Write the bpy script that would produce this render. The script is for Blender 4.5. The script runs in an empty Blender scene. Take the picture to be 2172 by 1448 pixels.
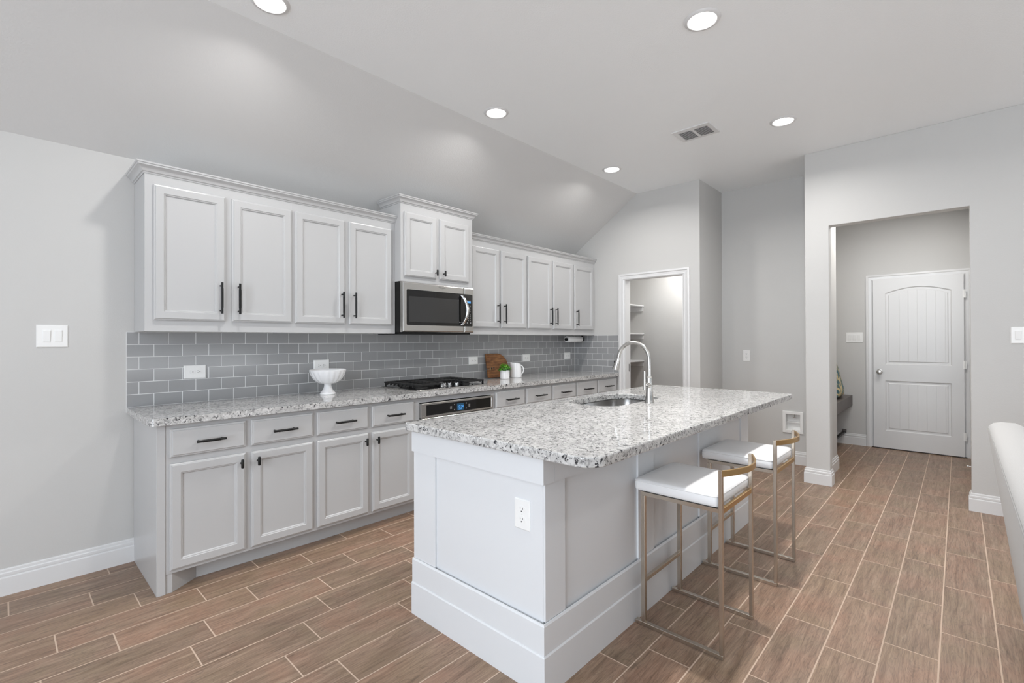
import bpy, bmesh, math, random
from mathutils import Vector, Matrix

random.seed(7)
C = bpy.context.scene.collection
SC = bpy.context.scene

# ------------------------------------------------------------------ camera
def make_camera():
    yaw, pit, rol, f = -0.8194, 0.0044, -0.0035, 1014.3
    fw = Vector((-math.sin(yaw)*math.cos(pit), math.cos(yaw)*math.cos(pit), math.sin(pit)))
    rt = Vector((math.cos(yaw), math.sin(yaw), 0)); up = rt.cross(fw)
    r2 = rt*math.cos(rol) + up*math.sin(rol); u2 = -rt*math.sin(rol) + up*math.cos(rol)
    cd = bpy.data.cameras.new('camera'); co = bpy.data.objects.new('camera', cd); C.objects.link(co)
    m = Matrix((r2, u2, -fw)).transposed().to_4x4(); m.translation = Vector((-0.5098, -3.6069, 1.3038))
    co.matrix_world = m
    cd.sensor_fit = 'HORIZONTAL'; cd.sensor_width = 36.0; cd.lens = f/2172*36.0
    cd.shift_y = -6.6/2172; cd.clip_start = 0.02; cd.clip_end = 100
    SC.camera = co
make_camera()

# ------------------------------------------------------------------ exposure, sky, daylight
SC.view_settings.view_transform = 'Standard'; SC.view_settings.look = 'None'
SC.view_settings.gamma = 1.0; SC.view_settings.exposure = 0.05
SC.view_settings.use_curve_mapping = False
cy = SC.cycles
cy.max_bounces = 10; cy.diffuse_bounces = 6; cy.glossy_bounces = 4; cy.transmission_bounces = 4
cy.use_denoising = True; cy.sample_clamp_indirect = 6.0; cy.caustics_reflective = False; cy.caustics_refractive = False

W = bpy.data.worlds.new('sky'); SC.world = W; W.use_nodes = True
bg = W.node_tree.nodes['Background']; bg.inputs[0].default_value = (0.80, 0.90, 1.0, 1); bg.inputs[1].default_value = 0.42

def area(name, loc, direction, sx, sy, power, col=(1, 1, 1), shape='RECTANGLE', spread=math.pi):
    d = bpy.data.lights.new(name, 'AREA'); d.shape = shape; d.size = sx
    if shape in ('RECTANGLE', 'ELLIPSE'): d.size_y = sy
    d.energy = power; d.color = col; d.spread = spread
    o = bpy.data.objects.new(name, d); C.objects.link(o); o.location = loc
    o.rotation_euler = Vector(direction).to_track_quat('-Z', 'Z').to_euler()
    return o
LAMP = 11.6      # watts of each recessed lamp
LAMP_COL = (1.0, 0.98, 0.955)
# daylight entering through the windows of the living room (left and behind the camera), then added fill
area('daylight_side', (-3.75, -3.6, 1.45), (1, 0, 0), 3.6, 2.3, 228, (0.84, 0.915, 1.0))
area('daylight_rear', (1.0, -7.95, 1.55), (0, 1, 0), 6.0, 2.5, 6, (0.95, 0.98, 1.0))
area('ceiling_bounce_fill', (1.0, -8.9, 0.25), (0, 0.80, 0.60), 6.0, 1.6, 155, (0.94, 0.97, 1.0))  # added upward fill to brighten the ceiling, like bounce off sunlit ground
for _x in (-1.8, 0.41, 2.02, 3.63):
    for _y in (-4.6, -6.4): area('living_fill', (_x, _y, 2.985), (0, 0, -1), .135, .135, 3, LAMP_COL, 'DISK', math.radians(158))  # added unseen fill without fixtures, laid out like a continued downlight grid

# ------------------------------------------------------------------ materials
def nt(name):
    m = bpy.data.materials.new(name); m.use_nodes = True
    n = m.node_tree.nodes; l = m.node_tree.links
    return m, n, l, n['Principled BSDF']
def mat(name, col, rough=0.5, metal=0.0, bump=None, coat=0.0, spec=0.5, emit=None, es=0.0, vary=None):
    """principled colour; bump=(scale, strength, distance); vary=(scale, amount) adds a faint mottling"""
    m, n, l, b = nt(name)
    b.inputs['Base Color'].default_value = (*col, 1); b.inputs['Roughness'].default_value = rough
    b.inputs['Metallic'].default_value = metal; b.inputs['Coat Weight'].default_value = coat
    b.inputs['Coat Roughness'].default_value = 0.05; b.inputs['Specular IOR Level'].default_value = spec
    if emit: b.inputs['Emission Color'].default_value = (*emit, 1); b.inputs['Emission Strength'].default_value = es
    if bump or vary:
        tc = n.new('ShaderNodeTexCoord')
    if bump:
        t = n.new('ShaderNodeTexNoise'); t.inputs['Scale'].default_value = bump[0]; t.inputs['Detail'].default_value = 3
        l.new(tc.outputs['Object'], t.inputs['Vector'])
        bp = n.new('ShaderNodeBump'); bp.inputs['Strength'].default_value = bump[1]; bp.inputs['Distance'].default_value = bump[2]
        l.new(t.outputs['Fac'], bp.inputs['Height']); l.new(bp.outputs['Normal'], b.inputs['Normal'])
    if vary:
        t2 = n.new('ShaderNodeTexNoise'); t2.inputs['Scale'].default_value = vary[0]
        l.new(tc.outputs['Object'], t2.inputs['Vector'])
        mx = n.new('ShaderNodeMix'); mx.data_type = 'RGBA'
        mx.inputs['A'].default_value = (*[c*(1-vary[1]) for c in col], 1); mx.inputs['B'].default_value = (*[min(1, c*(1+vary[1])) for c in col], 1)
        l.new(t2.outputs['Fac'], mx.inputs['Factor']); l.new(mx.outputs['Result'], b.inputs['Base Color'])
    return m
def ramp(n, stops):
    r = n.new('ShaderNodeValToRGB'); e = r.color_ramp.elements
    e[0].position, e[0].color = stops[0][0], (*stops[0][1], 1)
    e[1].position, e[1].color = stops[-1][0], (*stops[-1][1], 1)
    for p, c in stops[1:-1]:
        x = e.new(p); x.color = (*c, 1)
    return r
def g(v): return (v, v, v)

WALL = mat('wall_paint', (0.558, 0.553, 0.541), 0.55, bump=(150, 0.12, 0.004))
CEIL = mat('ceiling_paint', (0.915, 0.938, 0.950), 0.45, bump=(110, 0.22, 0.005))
TRIM = mat('trim_white', (0.705, 0.706, 0.708), 0.30)
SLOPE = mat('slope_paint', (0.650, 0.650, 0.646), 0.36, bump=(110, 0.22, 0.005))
CAB = mat('cabinet_paint', (0.488, 0.489, 0.491), 0.28, bump=(300, 0.03, 0.001))
ISL = mat('island_paint', (0.690, 0.706, 0.725), 0.33)
PLASTIC = mat('white_plastic', (0.82, 0.82, 0.81), 0.3)
DARKSLOT = mat('dark_slot', g(0.02), 0.5)
BLACK = mat('black_metal', g(0.009), 0.42, spec=0.3)
IRON = mat('cast_iron', g(0.010), 0.5, bump=(260, 0.1, 0.001))
GLASS = mat('black_glass', g(0.006), 0.04, spec=0.5)
CHROME = mat('chrome', g(0.75), 0.12, 1.0)
NICKEL = mat('satin_nickel', (0.55, 0.53, 0.50), 0.27, 1.0)
CERAMIC = mat('white_ceramic', (0.82, 0.82, 0.83), 0.16)
LEATHER = mat('white_leather', (0.80, 0.80, 0.805), 0.38, bump=(60, 0.08, 0.004))
STOOLM = mat('champagne_steel', (0.56, 0.50, 0.43), 0.27, 1.0)
WARMREFL = mat('steel_warm_reflection', (0.60, 0.40, 0.19), 0.30, 1.0)  # stool rails facing the room: warm reflection put into the metal colour
SEAM = mat('seam_thread', (0.36, 0.355, 0.35), 0.9)
FABRIC = mat('sofa_fabric', (0.51, 0.505, 0.50), 0.9, bump=(420, 0.35, 0.003))
BENCH = mat('bench_wood', (0.115, 0.100, 0.095), 0.5, vary=(9, 0.25))
GROUT = mat('floor_grout', (0.56, 0.43, 0.335), 0.9)
WGROUT = mat('wall_grout', (0.78, 0.78, 0.78), 0.8)
PAPER = mat('paper', (0.8, 0.8, 0.79), 0.9, bump=(90, 0.2, 0.003))
LAMPLENS = mat('lamp_lens', g(0.9), 0.5, emit=(1, 0.985, 0.96), es=7.0)
BLUE = mat('blue_display', (0.01, 0.03, 0.08), 0.3, emit=(0.10, 0.42, 0.95), es=1.0)
BLUEDIM = mat('blue_backlight', (0.01, 0.02, 0.03), 0.2, emit=(0.02, 0.10, 0.20), es=0.5)
PRINT = mat('grey_print', g(0.30), 0.5)
LOGO = mat('dark_print', g(0.16), 0.4)

def brushed(name, col, rough, stretch, bumpk=0.04):
    m, n, l, b = nt(name)
    b.inputs['Base Color'].default_value = (*col, 1); b.inputs['Metallic'].default_value = 1.0
    tc = n.new('ShaderNodeTexCoord'); mp = n.new('ShaderNodeMapping'); mp.inputs['Scale'].default_value = stretch
    t = n.new('ShaderNodeTexNoise'); t.inputs['Scale'].default_value = 40; t.inputs['Detail'].default_value = 2
    l.new(tc.outputs['Object'], mp.inputs['Vector']); l.new(mp.outputs['Vector'], t.inputs['Vector'])
    mr = n.new('ShaderNodeMapRange'); mr.inputs['To Min'].default_value = rough*0.8; mr.inputs['To Max'].default_value = rough*1.25
    l.new(t.outputs['Fac'], mr.inputs['Value']); l.new(mr.outputs['Result'], b.inputs['Roughness'])
    bp = n.new('ShaderNodeBump'); bp.inputs['Strength'].default_value = bumpk; bp.inputs['Distance'].default_value = 0.002
    l.new(t.outputs['Fac'], bp.inputs['Height']); l.new(bp.outputs['Normal'], b.inputs['Normal'])
    return m
STEEL = brushed('brushed_steel', (0.56, 0.55, 0.53), 0.24, (0.4, 12, 30))
SINKM = brushed('sink_steel', (0.52, 0.51, 0.50), 0.22, (3, 3, 30))

def granite():
    m, n, l, b = nt('granite')
    tc = n.new('ShaderNodeTexCoord')
    def noise(scale, detail, rough=0.6, dist=0.0, vec=None):
        t = n.new('ShaderNodeTexNoise'); t.inputs['Scale'].default_value = scale; t.inputs['Detail'].default_value = detail
        t.inputs['Roughness'].default_value = rough; t.inputs['Distortion'].default_value = dist
        l.new(vec or tc.outputs['Object'], t.inputs['Vector']); return t
    def mix(fac, a, c):
        x = n.new('ShaderNodeMix'); x.data_type = 'RGBA'
        l.new(fac, x.inputs['Factor'])
        for s, v in (('A', a), ('B', c)):
            if isinstance(v, tuple): x.inputs[s].default_value = (*v, 1)
            else: l.new(v, x.inputs[s])
        return x.outputs['Result']
    big = noise(9, 3); rb = ramp(n, [(0.35, (0.47, 0.467, 0.460)), (0.65, (0.60, 0.596, 0.586))]); l.new(big.outputs['Fac'], rb.inputs['Fac'])
    n1 = noise(46, 5, 0.66, 0.9); r1 = ramp(n, [(0.49, g(0)), (0.64, g(1))]); l.new(n1.outputs['Fac'], r1.inputs['Fac'])
    c1 = mix(r1.outputs['Color'], rb.outputs['Color'], (0.27, 0.268, 0.265))
    n2 = noise(56, 6, 0.72, 0.9); r2 = ramp(n, [(0.552, g(0)), (0.585, g(1))]); l.new(n2.outputs['Fac'], r2.inputs['Fac'])
    c2 = mix(r2.outputs['Color'], c1, (0.035, 0.035, 0.04))
    v = n.new('ShaderNodeTexVoronoi'); v.inputs['Scale'].default_value = 95; l.new(tc.outputs['Object'], v.inputs['Vector'])
    n3 = noise(70, 2); r3 = ramp(n, [(0.60, g(0)), (0.66, g(1))]); l.new(n3.outputs['Fac'], r3.inputs['Fac'])
    c3 = mix(r3.outputs['Color'], c2, (0.66, 0.656, 0.648))
    l.new(c3, b.inputs['Base Color'])
    b.inputs['Roughness'].default_value = 0.07; b.inputs['Specular IOR Level'].default_value = 0.55
    return m
GRANITE = granite()

def wood_floor():
    m, n, l, b = nt('wood_look_plank')
    tc = n.new('ShaderNodeTexCoord'); at = n.new('ShaderNodeAttribute'); at.attribute_name = 'rnd'
    sc = n.new('ShaderNodeVectorMath'); sc.operation = 'SCALE'; sc.inputs['Scale'].default_value = 37.0
    l.new(at.outputs['Vector'], sc.inputs[0])
    ad = n.new('ShaderNodeVectorMath'); ad.operation = 'ADD'
    l.new(tc.outputs['Object'], ad.inputs[0]); l.new(sc.outputs['Vector'], ad.inputs[1])
    mp = n.new('ShaderNodeMapping'); mp.inputs['Scale'].default_value = (2.2, 26, 1); l.new(ad.outputs['Vector'], mp.inputs['Vector'])
    t = n.new('ShaderNodeTexNoise'); t.inputs['Scale'].default_value = 1.6; t.inputs['Detail'].default_value = 9; t.inputs['Roughness'].default_value = 0.72; t.inputs['Distortion'].default_value = 0.7
    l.new(mp.outputs['Vector'], t.inputs['Vector'])
    r = ramp(n, [(0.24, (0.125, 0.078, 0.052)), (0.43, (0.250, 0.164, 0.112)), (0.58, (0.320, 0.220, 0.156)), (0.76, (0.435, 0.318, 0.230))])
    l.new(t.outputs['Fac'], r.inputs['Fac'])
    # broad cathedral figure and knots
    mp2 = n.new('ShaderNodeMapping'); mp2.inputs['Scale'].default_value = (1.6, 7.5, 1); l.new(ad.outputs['Vector'], mp2.inputs['Vector'])
    t2 = n.new('ShaderNodeTexNoise'); t2.inputs['Scale'].default_value = 1.5; t2.inputs['Detail'].default_value = 3; t2.inputs['Distortion'].default_value = 1.2
    l.new(mp2.outputs['Vector'], t2.inputs['Vector'])
    ml = n.new('ShaderNodeMath'); ml.operation = 'MULTIPLY'; ml.inputs[1].default_value = 13.0; l.new(t2.outputs['Fac'], ml.inputs[0])
    fr = n.new('ShaderNodeMath'); fr.operation = 'PINGPONG'; fr.inputs[1].default_value = 0.5; l.new(ml.outputs[0], fr.inputs[0])
    rl = ramp(n, [(0.0, g(0.58)), (0.13, g(1.0))]); l.new(fr.outputs[0], rl.inputs['Fac'])
    mx = n.new('ShaderNodeMix'); mx.data_type = 'RGBA'; mx.blend_type = 'MULTIPLY'; mx.inputs['Factor'].default_value = 0.55
    l.new(r.outputs['Color'], mx.inputs['A']); l.new(rl.outputs['Color'], mx.inputs['B'])
    mp3 = n.new('ShaderNodeMapping'); mp3.inputs['Scale'].default_value = (7, 150, 1); l.new(ad.outputs['Vector'], mp3.inputs['Vector'])
    t3 = n.new('ShaderNodeTexNoise'); t3.inputs['Scale'].default_value = 1.5; t3.inputs['Detail'].default_value = 4; t3.inputs['Roughness'].default_value = 0.7; l.new(mp3.outputs['Vector'], t3.inputs['Vector'])
    r3 = ramp(n, [(0.33, g(0.60)), (0.52, g(0.98)), (0.75, g(1.16))]); l.new(t3.outputs['Fac'], r3.inputs['Fac'])
    mx3 = n.new('ShaderNodeMix'); mx3.data_type = 'RGBA'; mx3.blend_type = 'MULTIPLY'; mx3.inputs['Factor'].default_value = 0.8
    l.new(mx.outputs['Result'], mx3.inputs['A']); l.new(r3.outputs['Color'], mx3.inputs['B']); mx = mx3
    # broad tint drift inside a plank, olive to pink
    t4 = n.new('ShaderNodeTexNoise'); t4.inputs['Scale'].default_value = 5.0; t4.inputs['Detail'].default_value = 2; l.new(ad.outputs['Vector'], t4.inputs['Vector'])
    r4 = ramp(n, [(0.36, (0.95, 0.98, 0.94)), (0.5, (1.0, 1.0, 1.0)), (0.66, (1.07, 0.99, 0.98))]); l.new(t4.outputs['Fac'], r4.inputs['Fac'])
    mx4 = n.new('ShaderNodeMix'); mx4.data_type = 'RGBA'; mx4.blend_type = 'MULTIPLY'; mx4.inputs['Factor'].default_value = 1
    l.new(mx.outputs['Result'], mx4.inputs['A']); l.new(r4.outputs['Color'], mx4.inputs['B']); mx = mx4
    # per-plank tone
    sx = n.new('ShaderNodeSeparateXYZ'); l.new(at.outputs['Vector'], sx.inputs[0])
    rt = ramp(n, [(0.0, (0.90, 0.91, 0.91)), (0.5, (1.0, 1.0, 1.0)), (1.0, (1.07, 1.03, 1.0))]); l.new(sx.outputs['Y'], rt.inputs['Fac'])
    mx2 = n.new('ShaderNodeMix'); mx2.data_type = 'RGBA'; mx2.blend_type = 'MULTIPLY'; mx2.inputs['Factor'].default_value = 1
    l.new(mx.outputs['Result'], mx2.inputs['A']); l.new(rt.outputs['Color'], mx2.inputs['B'])
    l.new(mx2.outputs['Result'], b.inputs['Base Color'])
    b.inputs['Roughness'].default_value = 0.42
    bp = n.new('ShaderNodeBump'); bp.inputs['Strength'].default_value = 0.12; bp.inputs['Distance'].default_value = 0.002
    l.new(t.outputs['Fac'], bp.inputs['Height']); l.new(bp.outputs['Normal'], b.inputs['Normal'])
    return m
PLANK = wood_floor()

def tile_mat():
    m, n, l, b = nt('glazed_tile')
    at = n.new('ShaderNodeAttribute'); at.attribute_name = 'rnd'
    sx = n.new('ShaderNodeSeparateXYZ'); l.new(at.outputs['Vector'], sx.inputs[0])
    r = ramp(n, [(0, (0.292, 0.295, 0.300)), (1, (0.330, 0.332, 0.336))]); l.new(sx.outputs['X'], r.inputs['Fac'])
    l.new(r.outputs['Color'], b.inputs['Base Color']); b.inputs['Roughness'].default_value = 0.13
    return m
TILE = tile_mat()

def board_mat():
    m, n, l, b = nt('acacia_wood')
    tc = n.new('ShaderNodeTexCoord'); mp = n.new('ShaderNodeMapping'); mp.inputs['Scale'].default_value = (3, 3, 22); l.new(tc.outputs['Object'], mp.inputs['Vector'])
    t = n.new('ShaderNodeTexNoise'); t.inputs['Scale'].default_value = 2.2; t.inputs['Detail'].default_value = 5; t.inputs['Distortion'].default_value = 1.0; l.new(mp.outputs['Vector'], t.inputs['Vector'])
    r = ramp(n, [(0.3, (0.085, 0.028, 0.007)), (0.5, (0.205, 0.080, 0.022)), (0.7, (0.36, 0.165, 0.052))]); l.new(t.outputs['Fac'], r.inputs['Fac'])
    l.new(r.outputs['Color'], b.inputs['Base Color']); b.inputs['Roughness'].default_value = 0.4
    return m
BOARD = board_mat()
def leaf_mat():
    m, n, l, b = nt('leaf_green')
    at = n.new('ShaderNodeAttribute'); at.attribute_name = 'rnd'
    sx = n.new('ShaderNodeSeparateXYZ'); l.new(at.outputs['Vector'], sx.inputs[0])
    r = ramp(n, [(0, (0.014, 0.085, 0.008)), (0.55, (0.060, 0.26, 0.012)), (1, (0.27, 0.52, 0.03))]); l.new(sx.outputs['X'], r.inputs['Fac'])
    l.new(r.outputs['Color'], b.inputs['Base Color']); b.inputs['Roughness'].default_value = 0.45
    return m
LEAF = leaf_mat()
def pillow_mat():
    m, n, l, b = nt('floral_fabric')
    tc = n.new('ShaderNodeTexCoord')
    t = n.new('ShaderNodeTexNoise'); t.inputs['Scale'].default_value = 9; t.inputs['Detail'].default_value = 2; t.inputs['Distortion'].default_value = 1.6; l.new(tc.outputs['Object'], t.inputs['Vector'])
    r = ramp(n, [(0.36, (0.045, 0.115, 0.145)), (0.44, (0.16, 0.20, 0.16)), (0.50, (0.55, 0.44, 0.24)), (0.56, (0.60, 0.50, 0.30)), (0.60, (0.03, 0.06, 0.08)), (0.68, (0.06, 0.20, 0.25))])
    l.new(t.outputs['Fac'], r.inputs['Fac']); l.new(r.outputs['Color'], b.inputs['Base Color']); b.inputs['Roughness'].default_value = 0.85
    return m
PILLOW = pillow_mat()

# ------------------------------------------------------------------ mesh helpers
ORG = {}
class MB:
    def __init__(s): s.v = []; s.f = []; s.r = []
    def add(s, vs, fs):
        k = len(s.v); s.v += [Vector(p) for p in vs]; s.f += [tuple(i+k for i in q) for q in fs]; return s
    def box(s, x0, x1, y0, y1, z0, z1):
        x0, x1 = sorted((x0, x1)); y0, y1 = sorted((y0, y1)); z0, z1 = sorted((z0, z1))
        return s.add([(x0,y0,z0),(x1,y0,z0),(x1,y1,z0),(x0,y1,z0),(x0,y0,z1),(x1,y0,z1),(x1,y1,z1),(x0,y1,z1)],
                     [(0,3,2,1),(4,5,6,7),(0,1,5,4),(1,2,6,5),(2,3,7,6),(3,0,4,7)])
    def prism(s, poly, axis, a, b):
        """extrude a 2-D polygon along axis; poly is (y,z) for x, (x,z) for y, (x,y) for z"""
        f = {'x': lambda p, t: (t, p[0], p[1]), 'y': lambda p, t: (p[0], t, p[1]), 'z': lambda p, t: (p[0], p[1], t)}[axis]
        n = len(poly)
        return s.add([f(p, a) for p in poly] + [f(p, b) for p in poly],
                     [tuple(range(n))[::-1], tuple(range(n, 2*n))] + [(i, (i+1) % n, n+(i+1) % n, n+i) for i in range(n)])
    def loops(s, rings, cap0=True, cap1=True):
        n = len(rings[0]); vs = [p for r in rings for p in r]; fs = []
        for k in range(len(rings)-1):
            for i in range(n): fs.append((k*n+i, k*n+(i+1) % n, (k+1)*n+(i+1) % n, (k+1)*n+i))
        if cap0: fs.append(tuple(range(n))[::-1])
        if cap1: fs.append(tuple(range((len(rings)-1)*n, len(rings)*n)))
        return s.add(vs, fs)
    def rings(s, mp, u0, u1, v0, v1, prof, cap0=True):
        """rectangular panel from nested rings; prof is [(inset, outwards)]"""
        return s.loops([[mp(u0+d, v0+d, w), mp(u1-d, v0+d, w), mp(u1-d, v1-d, w), mp(u0+d, v1-d, w)] for d, w in prof], cap0)
    def lathe(s, c, prof, n=32, axis='z', cap0=True, cap1=True):
        rs = []
        for r, h in prof:
            ring = []
            for i in range(n):
                a = 2*math.pi*i/n; p, q = r*math.cos(a), r*math.sin(a)
                ring.append({'z': (c[0]+p, c[1]+q, c[2]+h), 'y': (c[0]+p, c[1]+h, c[2]+q), 'x': (c[0]+h, c[1]+p, c[2]+q)}[axis])
            rs.append(ring)
        return s.loops(rs, cap0, cap1)
    def tube(s, pts, r, n=16):
        pts = [Vector(p) for p in pts]; rr = r if isinstance(r, (list, tuple)) else [r]*len(pts); rs = []
        t0 = (pts[1]-pts[0]).normalized(); ref = Vector((0, 0, 1)) if abs(t0.z) < 0.9 else Vector((1, 0, 0))
        for i, p in enumerate(pts):
            t = (pts[min(i+1, len(pts)-1)]-pts[max(i-1, 0)]).normalized()
            a = t.cross(ref).normalized(); b = a.cross(t); ref = b
            rs.append([p + (a*math.cos(2*math.pi*k/n)+b*math.sin(2*math.pi*k/n))*rr[i] for k in range(n)])
        return s.loops(rs)
    def strip(s, pts, w, h):
        """bar of rectangular section (w across in plan, h high) along pts"""
        pts = [Vector(p) for p in pts]; rs = []
        for i, p in enumerate(pts):
            t = (pts[min(i+1, len(pts)-1)]-pts[max(i-1, 0)]); t.z = 0; t.normalize(); a = Vector((-t.y, t.x, 0))
            rs.append([p+a*w/2-Vector((0,0,h/2)), p-a*w/2-Vector((0,0,h/2)), p-a*w/2+Vector((0,0,h/2)), p+a*w/2+Vector((0,0,h/2))])
        return s.loops(rs)
    def build(s, name, m, parent=None, bevel=0, seg=2, smooth=None, sub=0, rnd=None, recalc=True):
        o0 = ORG.get(parent.name, Vector((0, 0, 0))) if parent else Vector((0, 0, 0))
        me = bpy.data.meshes.new(name); me.from_pydata([tuple(p-o0) for p in s.v], [], s.f)
        if recalc:
            bm = bmesh.new(); bm.from_mesh(me); bmesh.ops.recalc_face_normals(bm, faces=bm.faces); bm.to_mesh(me); bm.free()
        if rnd:
            a = me.attributes.new('rnd', 'FLOAT_VECTOR', 'FACE'); a.data.foreach_set('vector', [c for t in rnd for c in t])
        me.materials.append(m); o = bpy.data.objects.new(name, me); C.objects.link(o)
        if parent: o.parent = parent
        ORG[o.name] = o0
        if sub:
            d = o.modifiers.new('subdiv', 'SUBSURF'); d.levels = d.render_levels = sub
        if bevel:
            d = o.modifiers.new('bevel', 'BEVEL'); d.width = bevel; d.segments = seg; d.limit_method = 'ANGLE'; d.angle_limit = math.radians(35); d.harden_normals = False
        if smooth is not None:
            for p in me.polygons: p.use_smooth = True
            if smooth < 180:
                me.set_sharp_from_angle(angle=math.radians(smooth))
        return o

def thing(name, label, cat, loc=(0, 0, 0), group=None):
    o = bpy.data.objects.new(name, None); C.objects.link(o); o.location = loc; o.empty_display_size = 0.1
    ORG[o.name] = Vector(loc); o['label'] = label; o['category'] = cat
    if group: o['group'] = group
    return o
def tag(o, label, cat, group=None):
    o['label'] = label; o['category'] = cat
    if group: o['group'] = group
    return o
def struct(o, label=None):
    o['kind'] = 'structure'
    if label: o['label'] = label
    return o
def part(o, label): o['label'] = label; return o
def text_mesh(name, body, size, m, parent, mp, thick=0.0004):
    cu = bpy.data.curves.new(name, 'FONT'); cu.body = body; cu.size = size; cu.align_x = 'CENTER'; cu.align_y = 'CENTER'; cu.extrude = thick; cu.resolution_u = 4
    to = bpy.data.objects.new(name+'_curve', cu); C.objects.link(to)
    me = bpy.data.meshes.new_from_object(to.evaluated_get(bpy.context.evaluated_depsgraph_get()))
    bpy.data.objects.remove(to); bpy.data.curves.remove(cu)
    o0 = ORG.get(parent.name, Vector((0, 0, 0)))
    for v in me.vertices: v.co = Vector(mp(v.co.x, v.co.y, v.co.z)) - o0
    me.name = name; me.materials.clear(); me.materials.append(m)
    o = bpy.data.objects.new(name, me); C.objects.link(o); o.parent = parent; ORG[o.name] = o0
    return o
def front(y): return lambda u, v, w: (u, y-w, v)        # faces -y (towards the room)
def facex(x): return lambda u, v, w: (x-w, u, v)        # faces -x

# ------------------------------------------------------------------ the shell
CT, HC = 0.914, 3.0
XE, XR, XH = 4.53, 5.178, 6.7235        # end wall, recess wall, hall end wall
Y1, YR = -1.613, -2.58                  # pantry corner, recess side
OA, OB, OZ = -2.765, -3.672, 2.316      # hall opening
XL, YB = -3.8, -8.0

def build_floor():
    t = MB(); rnd = []
    pitch, y0, Lp, gp = 0.1805, -0.112, 0.545, 0.0028
    off = {-1: -0.088, 0: .064, 1: .352, 2: .510, 3: .201, 4: .382, 5: .142, 6: .047, 7: .452, 8: .297, 9: .432, 14: .272, 15: .153, 16: .395, 17: .252, 18: .455, 19: .172}
    n = -1
    while True:
        a = y0 - pitch*n; b = a - pitch
        if a < YB: break
        a = min(a, 0.0); b = max(b, YB)
        o = off.get(n, random.random()*Lp)
        k = math.floor((XL-o)/Lp); xa = o + k*Lp
        while xa < XH+0.2:
            x0, x1 = max(xa, XL)+gp, min(xa+Lp, XH+0.2)-gp
            if x1 > x0+0.01:
                t.add([(x0, a-gp, 0), (x1, a-gp, 0), (x1, b+gp, 0), (x0, b+gp, 0), (x0, a-gp, -.004), (x1, a-gp, -.004), (x1, b+gp, -.004), (x0, b+gp, -.004)],
                      [(0, 3, 2, 1), (0, 1, 5, 4), (1, 2, 6, 5), (2, 3, 7, 6), (3, 0, 4, 7)])
                r = (random.random(), random.random(), random.random()); rnd += [r]*5
            xa += Lp
        n += 1
    fl = struct(t.build('floor', PLANK, rnd=rnd))
    g_ = MB(); g_.box(XL, XH+0.2, 0.0, YB, -0.05, -0.0003); g_.build('floor_grout', GROUT, fl)
build_floor()

def walls():
    w = MB(); w.box(XL-.1, 5.85, 0, .12, 0, HC+.1); struct(w.build('wall_back', WALL))
    # pantry wall with its doorway, top edge follows the ceiling slope
    w = MB()
    w.prism([(0, 0), (0, 2.40), (-.04, 2.43), (-.722, 2.89), (-.722, 0)], 'x', XE, XE+.11)
    w.prism([(-.722, 2.024), (-.722, 2.89), (-.889, 3.0), (-1.437, 3.0), (-1.437, 2.024)], 'x', XE, XE+.11)
    w.prism([(-1.437, 0), (-1.437, 3.0), (Y1, 3.0), (Y1, 0)], 'x', XE, XE+.11)
    struct(w.build('wall_pantry', WALL))
    w = MB(); w.box(XE+.11, XR, Y1, Y1+.11, 0, HC); struct(w.build('wall_return', WALL))
    w = MB(); w.box(XR, XR+.10, Y1+.11, -2.264, 0, HC); w.box(XR, XR+.10, -2.396, -2.70, 0, HC); w.box(XR, XR+.10, -2.264, -2.396, 0, .351); w.box(XR, XR+.10, -2.264, -2.396, .518, HC); w.box(XR+.085, XR+.10, -2.264, -2.396, .351, .518)
    w.box(4.635, XR, YR, -2.70, 0, HC); struct(w.build('wall_recess', WALL))
    w = MB()
    w.prism([(-2.5795, 0), (-2.5795, HC), (YB, HC), (YB, 0), (OB, 0), (OB, OZ), (OA, OZ), (OA, 0)], 'x', XE, XE+.105)
    struct(w.build('wall_right', WALL, bevel=0.004, seg=2))
    w = MB(); w.box(XH, XH+.1, -2.1, -3.9, 0, 2.8); struct(w.build('wall_hall', WALL))
    w = MB(); w.box(5.28, XH, -2.28, -2.18, 0, 2.8); struct(w.build('wall_alcove', WALL))
    w = MB(); w.box(4.635, XH, -3.72, -3.84, 0, 2.8); struct(w.build('wall_side', WALL))
    w = MB(); w.box(5.75, 5.85, 0, Y1+.11, 0, 2.6); struct(w.build('wall_pantry_rear', WALL))
    w = MB(); w.box(XE+.11, 5.85, -.0, Y1+.11, 2.5, 2.6); struct(w.build('ceiling_pantry', CEIL))
    w = MB(); w.box(4.636, 5.281, -2.701, -3.9, 2.75, 2.85); w.box(5.281, XH+.1, -2.18, -3.9, 2.75, 2.85); struct(w.build('ceiling_hall', CEIL))
    # ceiling: level part and the slope down to the cabinet wall
    w = MB(); w.box(XL-.1, 5.3, -.889, YB-.1, HC, HC+.12); struct(w.build('ceiling', CEIL))
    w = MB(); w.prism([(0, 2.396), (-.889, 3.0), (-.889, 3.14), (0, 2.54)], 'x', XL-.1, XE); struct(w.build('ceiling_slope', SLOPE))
    # living room behind the camera, with its windows
    w = MB()
    w.box(XL-.1, XL, 0, -1.8, 0, HC); w.box(XL-.1, XL, -5.4, YB, 0, HC); w.box(XL-.1, XL, -1.8, -5.4, 0, .3); w.box(XL-.1, XL, -1.8, -5.4, 2.6, HC)
    struct(w.build('wall_left', WALL))
    w = MB()
    w.box(XL-.1, -2.0, YB, YB-.1, 0, HC); w.box(4.0, XE+.1, YB, YB-.1, 0, HC); w.box(-2.0, 4.0, YB, YB-.1, 0, .3); w.box(-2.0, 4.0, YB, YB-.1, 2.8, HC)
    struct(w.build('wall_rear', WALL))
walls()

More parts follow.
